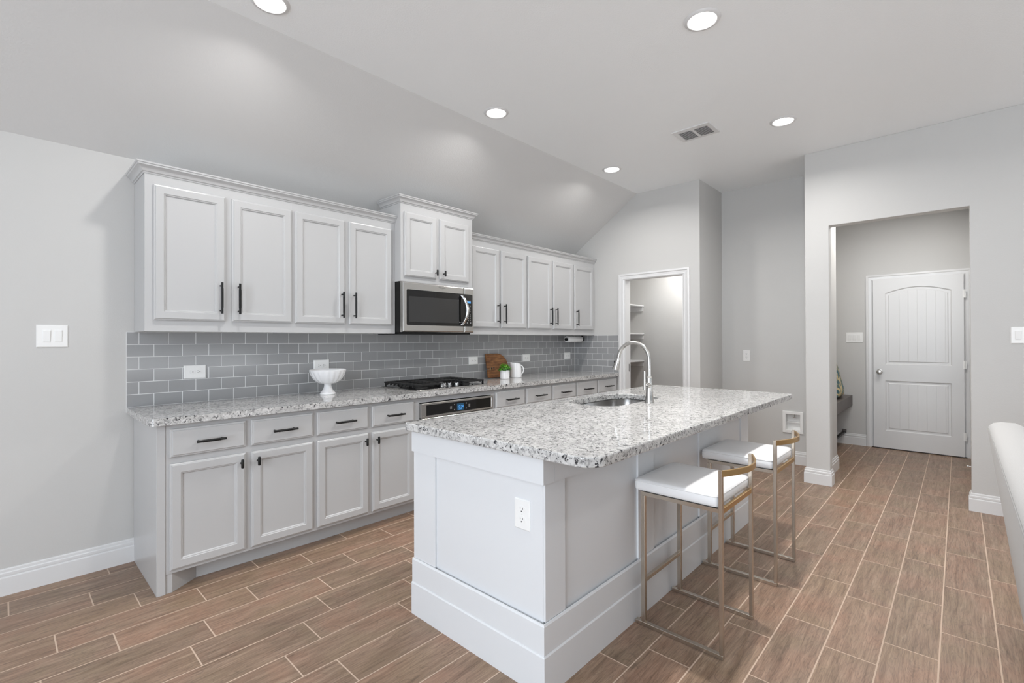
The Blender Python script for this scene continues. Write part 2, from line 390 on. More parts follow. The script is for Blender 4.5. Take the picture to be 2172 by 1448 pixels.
BBP = [(0, 0), (.016, 0), (.016, .090), (.0145, .094), (.0105, .095), (.0105, .099), (.0125, .102), (.0125, .114), (.010, .117), (.0065, .118), (.0065, .130), (.004, .136), (0, .136)]
def bb(name, segs):
    """baseboards: segs = list of plan polylines; the board is on the left side of the travel direction"""
    m = MB()
    for pl in segs:
        P = [Vector((p[0], p[1], 0)) for p in pl]; rings = []
        for i, p in enumerate(P):
            d0 = (P[i]-P[i-1]).normalized() if i else None
            d1 = (P[i+1]-P[i]).normalized() if i < len(P)-1 else None
            n0 = Vector((-d0.y, d0.x, 0)) if d0 else None; n1 = Vector((-d1.y, d1.x, 0)) if d1 else None
            if n0 is None: nn = n1
            elif n1 is None: nn = n0
            else: nn = (n0+n1)/(1+n0.dot(n1))
            rings.append([p+nn*q[0]+Vector((0, 0, q[1])) for q in BBP])
        m.loops(rings)
    return struct(m.build(name, TRIM, smooth=12))
bb('baseboard_back', [[(.041, 0), (XL, 0)]])
bb('baseboard_recess', [[(XR, YR), (XR, Y1), (XE, Y1), (XE, -1.50)]])
bb('baseboard_right', [[(XE+.105, OA), (XE, OA), (XE, YR), (4.64, YR), (XR, YR)], [(XE, YB), (XE, OB), (XE+.105, OB)]])
bb('baseboard_hall', [[(XH, -2.776), (XH, -2.28)], [(XR+.10, -2.28), (XR+.10, -2.70), (4.635, -2.70)], [(4.635, -3.72), (XH, -3.72)]])

def casing(name, x, y0, y1, ztop, w=.066, side=-1):
    """moulded door casing on a wall facing -x; y0 > y1 are the outer edges"""
    prof = [(0, .0), (0, .016), (.010, .019), (.020, .019), (.026, .013), (w-.018, .010), (w-.012, .013), (w-.004, .010), (w, .008), (w, 0)]
    m = MB()
    rings = [[(x-q[1], y0-q[0], 0) for q in prof], [(x-q[1], y0-q[0], ztop-q[0]) for q in prof], [(x-q[1], y1+q[0], ztop-q[0]) for q in prof], [(x-q[1], y1+q[0], 0) for q in prof]]
    m.loops(rings)
    return struct(m.build(name, TRIM, smooth=25))
cs = casing('trim_1', XE, -.650, -1.506, 2.082, .068)
m = MB(); m.box(XE-.004, XE+.114, -.716, -.732, 0, 2.03); m.box(XE-.004, XE+.114, -1.427, -1.440, 0, 2.03); m.box(XE-.004, XE+.114, -.716, -1.440, 2.014, 2.03); m.build('jamb', TRIM, cs)
m = MB(); m.box(XE+.075, XE+.079, -.7325, -.736, .93, 1.02); part(m.build('hinge', BLACK, cs), 'small dark hinge leaf on the pantry jamb')
casing('trim_2', XH, -2.780, -3.716, 2.078, .068)

# backsplash: one slab of grout with raised tiles
def backsplash():
    gm = MB(); gm.box(0, XE-.001, 0, -.005, CT-.03, 1.362); gm.box(XE-.005, XE, -.005, -.645, CT-.03, 1.362)
    gr = struct(gm.build('wall_backsplash', WGROUT))
    t = MB(); rnd = []; ph = (1.362-CT)/6; px = .1465; gap = .0017
    def tl(mp, u0, u1, v0, v1):
        if u1-u0 < .006: return
        t.rings(mp, u0+gap, u1-gap, v0+gap, v1-gap, [(0, -.0005), (0, .0004), (.0006, .0008)])
        r = (random.random(), random.random(), 0); rnd.extend([r]*10)
    for row in range(6):
        v1 = 1.362 - row*ph; v0 = v1-ph; o = .0598 + (px/2 if row % 2 else 0)
        for k in range(-2, 33): tl(front(-.005), max(0.0, o+k*px), min(XE-.009, o+(k+1)*px), v0, v1)
        o2 = -.055 if row % 2 == 0 else -.128
        for k in range(-2, 6):
            a, b = max(.009, -o2-.1465+k*px), min(.645, -o2-.1465+(k+1)*px)
            if b > a: tl(lambda u, v, w: (XE-.005-w, -u, v), a, b, v0, v1)
    t.build('tile', TILE, gr, rnd=rnd)
backsplash()

# ------------------------------------------------------------------ cabinets
DOORP = [(0, 0), (0, .011), (.003, .014), (.007, .015), (.010, .020), (.046, .020), (.050, .016), (.053, .016), (.058, .009), (.060, .009)]
DRAWP = [(0, 0), (0, .011), (.003, .014), (.008, .0145), (.012, .020)]
def pull(parent, mp, u, v, vertical, L=.19):
    m = MB(); h = L/2
    def ax(t, w): return mp(u, v+t, w) if vertical else mp(u+t, v, w)
    m.tube([ax(-h, .034), ax(-h*.62, .034)], .0066); m.tube([ax(-h*.62, .034), ax(h*.62, .034)], .0075); m.tube([ax(h*.62, .034), ax(h, .034)], .0066)
    for t in (-h*.80, h*.80): m.tube([ax(t, 0), ax(t, .034)], .005, 10)
    return m.build('handle', BLACK, parent, smooth=40)
def tknob(parent, mp, u, v):
    m = MB(); m.tube([mp(u, v, 0), mp(u, v, .027)], .0048, 10)
    m.tube([mp(u, v-.0245, .03), mp(u, v-.021, .03), mp(u, v+.021, .03), mp(u, v+.0245, .03)], [.006, .0078, .0078, .006])
    return m.build('knob', BLACK, parent, smooth=40)
def door(parent, y, x0, x1, z0, z1, hw=None):
    mp = front(y); m = MB(); m.rings(mp, x0, x1, z0, z1, DOORP); d = m.build('door', CAB, parent)
    if hw: hw[0](d, front(y-.020), hw[1], hw[2], *hw[3:])
    return d
def drawer(parent, y, x0, x1, z0, z1, L=.14):
    m = MB(); m.rings(front(y), x0, x1, z0, z1, DRAWP); d = m.build('drawer', CAB, parent)
    pull(d, front(y-.020), (x0+x1)/2, (z0+z1)/2-.003, False, L)
    return d

BY = -.6106
def base_cab(x0, x1, label, fronts, left_end=False):
    """fronts: (x0, x1, knob side or None)"""
    t = thing('base_cabinet', label, 'cabinet', (x0, -.005, 0), 'white base cabinets under the counter')
    m = MB(); e = .0001
    zt = CT-.0395
    m.box(x0+e, x1-e, -.008, BY+.019, .10, zt)
    # face frame
    m.box(x0+e, x1-e, BY, BY+.0185, .10, zt)
    m.build('body', CAB, t)
    k = MB()
    if left_end:
        k.prism([(x0+.19, -.008), (x0+.19, -.515), (x0+.062, BY+.004), (x0+e, BY+.004), (x0+e, -.008)], 'z', 0, .0995)
        k.prism([(x1-e, -.008), (x1-e, -.535), (x0+.1905, -.515), (x0+.1905, -.008)], 'z', 0, .0995)
        s = MB(); s.box(x0-.006, x0, -.008, BY, 0, zt); s.box(x0-.006, x0+.031, BY, BY-.004, 0, zt); s.build('side_panel', CAB, t, bevel=.0015)
    else: k.box(x0+e, x1-e, -.008, -.535, 0, .0995)
    k.build('toe_kick', CAB, t)
    for a, b, side in fronts:
        drawer(t, BY, a, b, .703, .850, .14 if b-a < .37 else .15)
        door(t, BY, a, b, .118, .668, (tknob, b-.028 if side == 'r' else a+.030, .615))
    return t
base_cab(.041, .853, 'white base cabinet with exposed side panel at the free end of the run', [(.090, .450, 'r'), (.480, .840, 'l')], True)
base_cab(.853, 1.633, 'white base cabinet between the end cabinet and the built-in oven', [(.868, 1.228, 'r'), (1.258, 1.606, 'l')])
base_cab(2.454, 3.267, 'white base cabinet just right of the built-in oven, partly behind the island', [(2.468, 2.855, 'r'), (2.880, 3.256, 'l')])
base_cab(3.267, 4.093, 'white base cabinet under the plant and the pitcher, mostly behind the island', [(3.281, 3.672, 'r'), (3.694, 4.082, 'l')])
base_cab(4.093, XE-.005, 'narrow white base cabinet tucked against the pantry wall', [(4.106, 4.510, 'l')])

# oven cabinet and oven
t = thing('oven_cabinet', 'white cabinet surround that holds the built-in oven under the cooktop', 'cabinet', (1.633, -.005, 0))
m = MB(); z1 = CT-.0395
m.box(1.6335, 1.664, -.008, BY, .10, z1); m.box(2.4235, 2.4535, -.008, BY, .10, z1); m.box(1.664, 2.4235, -.30, BY, .832, z1)
m.box(1.664, 2.4235, -.008, BY, .10, .16); m.box(1.664, 2.4235, -.008, -.02, .16, .832)
m.build('body', CAB, t); m = MB(); m.box(1.6335, 2.4535, -.008, -.535, 0, .0995); m.build('toe_kick', CAB, t)
t = thing('wall_oven', 'stainless built-in oven with black control panel and blue clock under cooktop', 'oven', (2.043, -.05, .16))
m = MB(); m.box(1.668, 2.420, -.04, -.600, .162, .828); m.build('body', BLACK, t)
mpv = front(-.612)
m = MB(); m.rings(mpv, 1.664, 2.424, .715, .826, [(0, 0), (0, .024), (.003, .026), (.015, .026), (.017, .0225)]); m.build('control_panel', STEEL, t)
m = MB(); m.box(1.712, 2.394, -.634, -.6365, .729, .812); cp = m.build('panel_glass', GLASS, t); part(cp, 'black glass control strip')
m = MB(); m.box(2.015, 2.087, -.6366, -.6374, .739, .794); dp = m.build('display', BLUEDIM, cp)
mt = front(-.6375)
text_mesh('clock_digits', '10:24', .030, BLUE, cp, lambda x, y, z: mt(2.051+x, .768+y, z))
m = MB(); m.box(2.030, 2.066, -.6375, -.6379, .7465, .7495); m.build('display_bar', BLUE, cp)
for ku, kv in ((1.988, .790), (1.988, .748), (2.114, .790), (2.114, .748)):
    m = MB(); m.box(ku-.004, ku+.004, -.6366, -.6371, kv-.004, kv+.004); m.build('touch_key', PRINT, cp)
for ku in (1.952, 2.148):
    for dz in (-.008, 0, .008):
        m = MB(); m.box(ku-.009, ku+.009, -.6366, -.6371, .769+dz-.002, .769+dz+.002); m.build('touch_key', PRINT, cp)
m = MB(); m.rings(mpv, 1.664, 2.424, .20, .710, [(0, 0), (0, .026), (.004, .030)]); od = m.build('oven_door', STEEL, t)
m = MB(); m.box(1.76, 2.328, -.6422, -.6440, .30, .60); m.build('window', GLASS, od)
m = MB(); m.tube([(1.72, -.685, .665), (2.368, -.685, .665)], .011); m.tube([(1.74, -.642, .665), (1.74, -.685, .665)], .008); m.tube([(2.348, -.642, .665), (2.348, -.685, .665)], .008); m.build('handle', STEEL, od, smooth=40)

# counter
m = MB(); z0 = CT-.038
def rr(x0, x1, y0, y1, rads, n=8):
    """rounded rectangle, rads for corners (x0,y0),(x1,y0),(x1,y1),(x0,y1)"""
    P = []
    for (cx, cy_, r, a0) in ((x0, y0, rads[0], 180), (x1, y0, rads[1], 270), (x1, y1, rads[2], 0), (x0, y1, rads[3], 90)):
        sx = 1 if cx == x0 else -1; sy = 1 if cy_ == y0 else -1
        for i in range(n+1):
            a = math.radians(a0+90*i/n); P.append((cx+sx*r+r*math.cos(a), cy_+sy*r+r*math.sin(a)))
    return P
P = rr(.001, XE-.006, -.648, -.0055, (.03, .0005, .0005, .0005))
m.prism(P, 'z', z0, CT)
tag(m.build('countertop', GRANITE, bevel=.005, seg=3, smooth=40), 'long granite countertop on the white cabinets along the tiled wall', 'countertop')

# upper cabinets
UY, UZ0, UZ1 = -.3, 1.3625, 2.245
def upper_cab(x0, x1, label, fronts, yf=UY, z0=UZ0, z1=UZ1, dz=(1.427, 2.190), hw='pull'):
    t = thing('wall_cabinet', label, 'cabinet', (x0, -.002, z0), 'white wall cabinets')
    m = MB(); e = .0001
    m.box(x0+e, x1-e, -.002, yf+.019, z0+.012, z1); m.box(x0+e, x0+.018, -.002, yf+.019, z0, z0+.012); m.box(x1-.018, x1-e, -.002, yf+.019, z0, z0+.012)
    m.build('body', CAB, t)
    m = MB(); m.box(x0+e, x1-e, yf+.0185, yf, z0, z1)
    m.build('face_frame', CAB, t)
    for a, b, side in fronts:
        u = b-.030 if side == 'r' else a+.033
        if hw == 'pull': door(t, yf, a, b, dz[0], dz[1], (pull, u, 1.567, True))
        else: door(t, yf, a, b, dz[0], dz[1], (tknob, u+(.012 if side == 'r' else 0), 1.872))
    return t
upper_cab(.038, .848, 'white two-door wall cabinet at the free end of the run, tallest in view', [(.077, .437, 'r'), (.473, .837, 'l')])
upper_cab(.848, 1.654, 'white two-door wall cabinet just left of the microwave', [(.861, 1.221, 'r'), (1.254, 1.616, 'l')])
upper_cab(1.655, 2.4165, 'raised white two-door cabinet directly above the microwave', [(1.684, 2.003, 'r'), (2.036, 2.366, 'l')], -.380, 1.779, 2.40, (1.822, 2.335), 'knob')
upper_cab(2.4175, 3.250, 'white two-door wall cabinet just right of the microwave', [(2.472, 2.835, 'r'), (2.862, 3.238, 'l')])
upper_cab(3.250, 4.073, 'white two-door wall cabinet second from the pantry wall', [(3.263, 3.658, 'r'), (3.690, 4.062, 'l')])
upper_cab(4.073, XE-.002, 'narrow single-door white wall cabinet against the pantry wall', [(4.090, 4.487, 'l')])

CRP = [(0, 0), (.004, 0), (.006, .007), (.012, .010), (.016, .020), (.024, .032), (.034, .038), (.036, .046), (.040, .048), (.042, .056), (0, .056)]
def crown(x0, x1, yf, z, label, left, right, yr=-.003):
    m = MB()
    rs = []
    if left: rs.append([(x0-q[0], yr, z+q[1]) for q in CRP])
    rs.append([(x0-(q[0] if left else 0), yf-q[0], z+q[1]) for q in CRP])
    rs.append([(x1+(q[0] if right else 0), yf-q[0], z+q[1]) for q in CRP])
    if right: rs.append([(x1+q[0], yr, z+q[1]) for q in CRP])
    m.loops(rs)
    return tag(m.build('crown_molding', CAB, smooth=30), label, 'molding', 'crown moldings on the wall cabinets')
crown(.038, 1.6545, UY, 2.2455, 'white crown molding over the four doors left of the microwave', True, False)
crown(1.655, 2.4165, -.380, 2.4005, 'short raised crown molding on the cabinet above the microwave', True, True, -.098)
crown(2.4175, XE-.003, UY, 2.2455, 'white crown molding over the five doors right of the microwave', False, False)

# microwave
t = thing('microwave', 'stainless over-the-range microwave with black glass door and curved handle', 'microwave', (2.036, -.2, 1.37))
m = MB(); m.box(1.657, 2.4145, -.006, -.372, 1.372, 1.7775); m.build('body', BLACK, t, bevel=.003)
m = MB(); m.box(1.672, 2.40, -.02, -.365, 1.358, 1.372); m.build('vent_base', BLACK, t)
mf = front(-.372); CW = mat('window_mesh', g(0.030), 0.10)
m = MB(); m.rings(mf, 1.656, 2.2965, 1.374, 1.7775, [(0, 0), (0, .020), (.005, .030), (.012, .033)]); md = m.build('door', STEEL, t)
m = MB(); m.prism([(p[0], p[1]) for p in rr(1.694, 2.2960, 1.430, 1.716, (.01, .001, .001, .01))], 'y', -.4040, -.4065); m.build('door_glass', GLASS, md)
m = MB(); m.prism([(p[0], p[1]) for p in rr(1.712, 2.238, 1.456, 1.662, (.006, .006, .006, .006))], 'y', -.4064, -.4070); part(m.build('window', CW, md), 'grey see-through window')
m = MB(); m.rings(mf, 2.2985, 2.4160, 1.374, 1.7775, [(0, 0), (0, .020), (.005, .030), (.012, .033)]); mc = m.build('control_panel', STEEL, t)
m = MB(); m.prism([(p[0], p[1]) for p in rr(2.2990, 2.396, 1.430, 1.716, (.001, .01, .01, .001))], 'y', -.4040, -.4065); kp = m.build('keypad_glass', GLASS, mc)
m = MB(); m.box(2.330, 2.374, -.4066, -.4072, 1.637, 1.653); m.build('display', BLUE, kp)
m = MB(); m.box(2.328, 2.376, -.4066, -.4070, 1.655, 1.660); m.build('display_label', PRINT, kp)
for i in range(8):
    for j in range(2):
        z = 1.612 - i*.0165 - (.012 if i > 3 else 0); m = MB(); u = 2.345+j*.022
        m.box(u-.004, u+.004, -.4066, -.4070, z-.0035, z+.0035); m.build('key', PRINT, kp)
for u, z in ((2.335, 1.462), (2.371, 1.462)):
    m = MB(); m.box(u-.006, u+.006, -.4066, -.4070, z-.005, z+.005); m.build('key', PRINT, kp)
m = MB(); hp = []
for i in range(15):
    s = i/14; z = 1.437+.268*s; b = math.sin(math.pi*s); hp.append((2.262+.028*b, -.412-.052*b**.7, z))
rs = []
for i, p in enumerate(hp):
    rs.append([(p[0]-.013, p[1]+.006, p[2]), (p[0]+.013, p[1]+.006, p[2]), (p[0]+.010, p[1]-.007, p[2]), (p[0]-.010, p[1]-.007, p[2])])
m.loops(rs); m.build('handle', CHROME, md, smooth=50, bevel=.002)
ml = front(-.4052)
text_mesh('logo', 'Whirlpool', .017, LOGO, md, lambda x, y, z: ml(2.050+x, 1.752+y, z))
m = MB(); rs = []
for i in range(17):
    a = math.radians(200+i*150/16); rs.append([(2.050+.019*math.cos(a), -.4052-w, 1.752+.012*math.sin(a)+h) for w, h in ((0, 0), (.0005, 0), (.0005, .0012), (0, .0012))])
m.loops(rs); m.build('logo_swoosh', LOGO, md)

# cooktop
t = thing('gas_cooktop', 'black and stainless gas cooktop with cast iron grates set in the granite', 'cooktop', (2.045, -.31, CT))
m = MB(); m.prism(rr(1.672, 2.425, -.572, -.062, (.012,)*4), 'z', CT+.0005, CT+.009); m.build('tray', STEEL, t, bevel=.003)
m = MB(); m.prism(rr(1.684, 2.413, -.560, -.074, (.010,)*4), 'z', CT+.0088, CT+.0105); m.build('deck', GLASS, t)
def grate(x0, x1, y0, y1):
    m = MB(); zt = CT+.050; zb = CT+.0105; w = .011
    m.box(x0, x1, y0, y0-w, zt-.014, zt); m.box(x0, x1, y1+w, y1, zt-.014, zt)
    m.box(x0, x0+w, y0-w, y1+w, zt-.014, zt); m.box(x1-w, x1, y0-w, y1+w, zt-.014, zt)
    n = max(4, int(abs(y0-y1)/.050))
    for i in range(1, n):
        y = y0-(y0-y1)*i/n; m.box(x0+w, x0+.075, y+.004, y-.004, zt-.014, zt); m.box(x1-.075, x1-w, y+.004, y-.004, zt-.014, zt)
        for xx, s in ((x0, -1), (x1, 1)):
            m.prism([(xx-s*.010, zt-.002), (xx+s*.0005, zt-.002), (xx+s*.010, zb+.016), (xx+s*.002, zb+.013), (xx-s*.010, zt-.02)], 'y', y+.005, y-.005)
    xc = (x0+x1)/2; m.box(xc-.005, xc+.005, y0-w, y1+w, zt-.014, zt)
    for yy in (y0-w, (y0+y1)/2, y1+w):
        for xx in (x0, x1-.012): m.box(xx, xx+.012, yy+.008 if yy < y0-w else yy, yy-.008, zb, zt-.013)
    return m.build('grate', IRON, t, bevel=.0015)
grate(1.690, 1.928, -.082, -.545); grate(1.934, 2.160, -.082, -.350); grate(2.166, 2.404, -.082, -.545)
for bx, by, r in ((1.810, -.20, .038), (1.810, -.425, .048), (2.046, -.215, .055), (2.285, -.20, .042), (2.285, -.425, .038)):
    m = MB(); m.lathe((bx, by, CT+.0105), [(r+.012, 0), (r+.010, .006), (r, .008), (r, .018), (r*.9, .021), (.004, .022)], 28); m.build('burner', IRON, t, smooth=40)
for kx, ky in ((1.968, -.500), (2.020, -.468), (2.075, -.468), (2.127, -.500)):
    m = MB(); m.lathe((kx, ky, CT+.0105), [(.021, 0), (.021, .005), (.016, .007), (.015, .022), (.0145, .0235), (.002, .024)], 24); m.box(kx-.004, kx+.004, ky-.020, ky+.020, CT+.022, CT+.040); m.build('knob', CHROME, t, smooth=40, bevel=.001)

# ------------------------------------------------------------------ island
IX0, IX1, IY0, IY1 = .852, 3.19, -1.682, -2.489
t = thing('kitchen_island', 'pale blue-white paneled kitchen island under the granite top, seating side toward stools', 'island', ((IX0+IX1)/2, (IY0+IY1)/2, 0))
m = MB(); bt = .010; zt = CT-.0385; xs0, xs1, ys0, ys1 = 1.78, 2.72, -1.70, -2.18
m.box(IX0+bt, xs0, IY0-.001, IY1+bt, 0, zt); m.box(xs1, IX1-bt, IY0-.001, IY1+bt, 0, zt); m.box(xs0, xs1, ys1, IY1+bt, 0, zt); m.box(xs0, xs1, IY0-.001, ys0, 0, zt); m.box(xs0, xs1, ys0, ys1, 0, .55)
m.build('body', ISL, t)
# flat boards on the seating side and the two ends
for a, b in ((IX0+bt+.0005, .985), (1.563, 1.722), (2.298, 2.446), (3.036, IX1)):
    m = MB(); m.box(a, b, IY1+bt, IY1, .2635, .7725); m.build('batten', ISL, t, bevel=.001)
for xa, xb in ((IX0, IX0+bt), (IX1-bt, IX1)):
    m = MB(); m.box(xa, xb, IY0-.002, -1.848, .2635, .7725); m.build('batten', ISL, t, bevel=.001)
xa, xb, ya, yb = IX0-.006, IX1+.006, IY0+.006, IY1-.006
for poly in ([(xa, ya), (IX0+bt, ya), (IX0+bt, IY1+bt), (IX0+.060, IY1+bt), (IX0+.060, yb), (xa, yb)], [(IX0+.061, IY1+bt), (xb-.016, IY1+bt), (xb-.016, ya), (xb, ya), (xb, yb), (IX0+.061, yb)]):
    m = MB(); m.prism(poly, 'z', .773, zt); m.build('apron', ISL, t)
m = MB()
P3 = [(0, 0), (.014, 0), (.014, .146), (.011, .151), (.009, .151), (.009, .256), (.005, .263), (0, .263)]
pl = [(IX1, IY0), (IX1, IY1), (IX0, IY1), (IX0, IY0)]; dirs = [(1, 0), (1, -1), (-1, -1), (-1, 0)]
m.loops([[(p[0]+d[0]*q[0], p[1]+d[1]*q[0], q[1]) for q in P3] for p, d in zip(pl, dirs)]); m.build('baseboard', ISL, t, smooth=20)

# island top with the sink opening
def island_top():
    outer = rr(.812, 3.392, -2.732, -1.660, (.075, .03, .03, .02), 10)
    hole = rr(1.905, 2.600, -2.135, -1.765, (.14, .14, .14, .14), 10)
    bm = bmesh.new(); z0 = CT-.038
    def ring(P, z): return [bm.verts.new((p[0], p[1], z)) for p in P]
    ot, ob, ht, hb = ring(outer, CT), ring(outer, z0), ring(hole, CT), ring(hole, z0)
    n = len(outer)
    for A, B in ((ot, ht), (ob, hb), (ot, ob), (ht, hb)):
        for i in range(n): bm.faces.new((A[i], A[(i+1) % n], B[(i+1) % n], B[i]))
    bmesh.ops.recalc_face_normals(bm, faces=bm.faces)
    me = bpy.data.meshes.new('island_countertop'); bm.to_mesh(me); bm.free(); me.materials.append(GRANITE)
    o = bpy.data.objects.new('island_countertop', me); C.objects.link(o); ORG[o.name] = Vector()
    d = o.modifiers.new('bevel', 'BEVEL'); d.width = .006; d.segments = 3; d.limit_method = 'ANGLE'; d.angle_limit = math.radians(40)
    return tag(o, 'speckled granite island countertop with rounded corner overhanging the stools', 'countertop')
island_top()
t = thing('kitchen_sink', 'undermount stainless steel sink bowl set into the island countertop', 'sink', (2.25, -1.95, .66))
m = MB(); z = CT-.0386
P = lambda e, r: rr(1.905+e, 2.600-e, -2.135+e, -1.765-e, (r,)*4, 8)
m.loops([[(*p, z) for p in P(-.015, .15)], [(*p, z) for p in P(0.002, .138)], [(*p, z-.16) for p in P(.008, .13)], [(*p, z-.185) for p in P(.030, .11)], [(*p, z-.19) for p in P(.08, .08)]], False, True)
m.build('bowl', SINKM, t, smooth=60, recalc=False)
m = MB(); m.lathe((2.25, -1.95, CT-.0386-.189), [(.042, 0), (.04, .003), (.028, .001), (.004, .0005)], 24); m.build('drain', CHROME, t, smooth=40)

t = thing('kitchen_faucet', 'brushed steel gooseneck pull-down faucet beside the island sink', 'faucet', (2.255, -2.195, CT))
fx, fy = 2.255, -2.195
m = MB(); m.lathe((fx, fy, CT), [(.0300, .0), (.0300, .004), (.0285, .008), (.0255, .02), (.0215, .055), (.0195, .085), (.0195, .150), (.0180, .158), (.0148, .162), (.0138, .170)], 36); m.build('base', STEEL, t, smooth=40)
m = MB(); pts = [(fx, fy, CT+.160), (fx, fy, 1.12)]
for i in range(25):
    a = math.radians(180-i*176/24); pts.append((fx, -2.086+.108*math.cos(a), 1.180+.108*math.sin(a)))
m.tube(pts, .0122, 20); m.build('spout', STEEL, t, smooth=60)
m = MB(); e = Vector(pts[-1]); d = Vector((0, .022, -.075)); m.tube([e, e+d*.05, e+d*.10, e+d*.85, e+d, e+d*1.02], [.0124, .0132, .0140, .0220, .0229, .017], 24); sh = m.build('spray_head', STEEL, t, smooth=50)
m = MB(); q = e+d*.48; m.box(q.x-.007, q.x+.007, q.y+.008, q.y+.0215, q.z-.019, q.z+.019); part(m.build('spray_button', BLACK, sh, bevel=.003), 'black spray button')
m = MB(); m.lathe((fx-.010, fy, 1.022), [(.0165, -.030), (.018, -.022), (.018, .0)], 24, 'x'); m.tube([(fx-.042, fy, 1.022), (fx-.060, fy, 1.030)], .008, 12)
m.tube([(fx-.062, fy, .998), (fx-.062, fy, 1.03), (fx-.062, fy, 1.112)], [.0072, .0072, .0066], 14); m.build('handle', STEEL, t, smooth=50)

# ------------------------------------------------------------------ stools
def stool(x0, y0, label):
    """x0 = left side, y0 = island side"""
    w, d, s = .402, .392, .019
    t = thing('bar_stool', label, 'stool', (x0+w/2, y0-d/2, 0), 'white bar stools at the island')
    ya, yb = y0-.030, y0-d
    for xx in (x0, x0+w-s):
        m = MB(); m.box(xx, xx+s, ya, ya-s, .0185, .595); m.build('leg', STOOLM, t, bevel=.0012)
        m = MB(); m.box(xx, xx+s, yb+s*.8, yb, .0185, .770); m.build('leg', STOOLM, t, bevel=.0012)
        m = MB(); m.box(xx-.001, xx+s+.001, y0, yb, 0, .0185); m.build('floor_runner', STOOLM, t, bevel=.0012)
    m = MB(); q_ = yb+s*.8
    m.box(x0, x0+w, ya, ya-s, .5952, .612); m.box(x0, x0+s, ya-s, q_, .5952, .612); m.box(x0+w-s, x0+w, ya-s, q_, .5952, .612); m.build('seat_frame', STOOLM, t)
    m = MB(); m.box(x0+s, x0+w-s, yb+.014, yb+.001, .590, .612); part(m.build('rear_rail', WARMREFL, t, bevel=.001), 'rail tinted with a warm reflection')
    m = MB(); m.box(x0+s, x0+w-s, ya, ya-.016, .196, .214); m.build('footrest', STOOLM, t, bevel=.0012)
    pts = []
    for i in range(21):
        u = i/20; pts.append((x0+.002+(w-.004)*u, yb+.004-.060*math.sin(math.pi*u), .757))
    m = MB(); m.strip(pts, .008, .026); part(m.build('back_rail', WARMREFL, t, bevel=.001, smooth=40), 'bowed rail tinted with a warm reflection')
    m = MB(); a, b, c, e = x0-.003, x0+w+.003, y0+.004, yb+.016
    rs = []
    for ins, z in ((.012, .6125), (.002, .618), (0, .628), (0, .650), (.0025, .654), (.0, .6575), (.004, .664), (.014, .668), (.06, .6705), (.15, .671)):
        rs.append([(*p, z) for p in rr(a+ins, b-ins, e+ins, c-ins, (max(.004, .020-ins*.1),)*4, 4)])
    m.loops(rs); m.build('seat', LEATHER, t, smooth=50)
    return t
stool(1.494, -2.508, 'white cushioned bar stool with back rail tinted with a warm reflection, the nearer of the two')
stool(2.284, -2.508, 'white cushioned bar stool with back rail tinted with a warm reflection, the farther one near the recess')

# ------------------------------------------------------------------ sofa
def sofa():
    t = thing('sofa', 'light grey upholstered sofa, its rounded back corner by the hall opening', 'sofa', (1.55, -4.2, 0))
    X0, X1 = .45, 2.60
    prof = [(-3.803, .09), (-3.702, .885), (-3.706, .905), (-3.720, .918), (-3.745, .925), (-3.790, .925), (-3.830, .905), (-3.860, .86), (-3.97, .42), (-3.99, .09)]
    m = MB(); ym, zm = -3.845, .55; R = .05; rs = []
    for sx, x in ((1, X0), (-1, X1)):
        ring = []
        for k in range(6):
            a = math.pi/2*k/5; d = R*(1-math.cos(a)) ; xx = x+sx*R*(1-math.sin(a))
            sh = R*(1-math.sin(a)) if False else R*(1-math.sin(a))
            off = R-R*math.sin(a)
            rr_ = []
            for p in prof:
                v = Vector((p[0]-ym, (p[1]-zm)*.35 if p[1] > .2 else 0)); n_ = v.normalized() if v.length else v
                e_ = R-R*math.sin(a)
                rr_.append((x+sx*(R-R*math.cos(math.pi/2-a)), p[0]-n_.x*(R-R*math.cos(math.pi/2-a))*0-n_.x*R*(1-math.sin(a))*.55, p[1]-n_.y*R*(1-math.sin(a))*.8))
            ring.append(rr_)
        rs += ring if sx == 1 else ring[::-1]
    m.loops(rs); m.build('backrest', FABRIC, t, smooth=50)
    m = MB(); m.tube([(X0+.05, -3.7035, .898), (X1-.05, -3.7035, .898)], .0022, 8); m.build('seam', SEAM, t, smooth=60)
    def arm(x0, x1):
        m = MB(); rs = []
        for y, h in ((-3.84, .905), (-3.95, .86), (-4.2, .70), (-4.62, .64), (-4.66, .62)):
            rs.append([(x0+.02, y, .09), (x1-.02, y, .09), (x1, y, h-.07), (x1-.02, y, h-.015), (x1-.06, y, h), (x0+.06, y, h), (x0+.02, y, h-.015), (x0, y, h-.07)])
        m.loops(rs); m.build('arm', FABRIC, t, smooth=50, bevel=.01, seg=3)
    arm(X0+.005, X0+.19); arm(X1-.19, X1-.005)
    m = MB(); m.box(X0+.19, X1-.19, -3.97, -4.64, .09, .28); m.build('base', FABRIC, t, bevel=.01)
    for a, b in ((X0+.195, 1.522), (1.528, X1-.195)):
        m = MB(); m.box(a, b, -4.0, -4.67, .285, .45); m.build('seat_cushion', FABRIC, t, bevel=.03, seg=4, smooth=40)
        m = MB(); m.prism([(-3.93, .455), (-3.875, .80), (-3.92, .83), (-4.02, .80), (-4.11, .455)], 'x', a, b); m.build('back_cushion', FABRIC, t, bevel=.03, seg=4, smooth=40)
    for x in (X0+.12, X1-.12):
        for y in (-3.92, -4.55):
            m = MB(); m.lathe((x, y, 0), [(.016, 0), (.022, .092)], 14); m.build('leg', BENCH, t, smooth=40)
sofa()

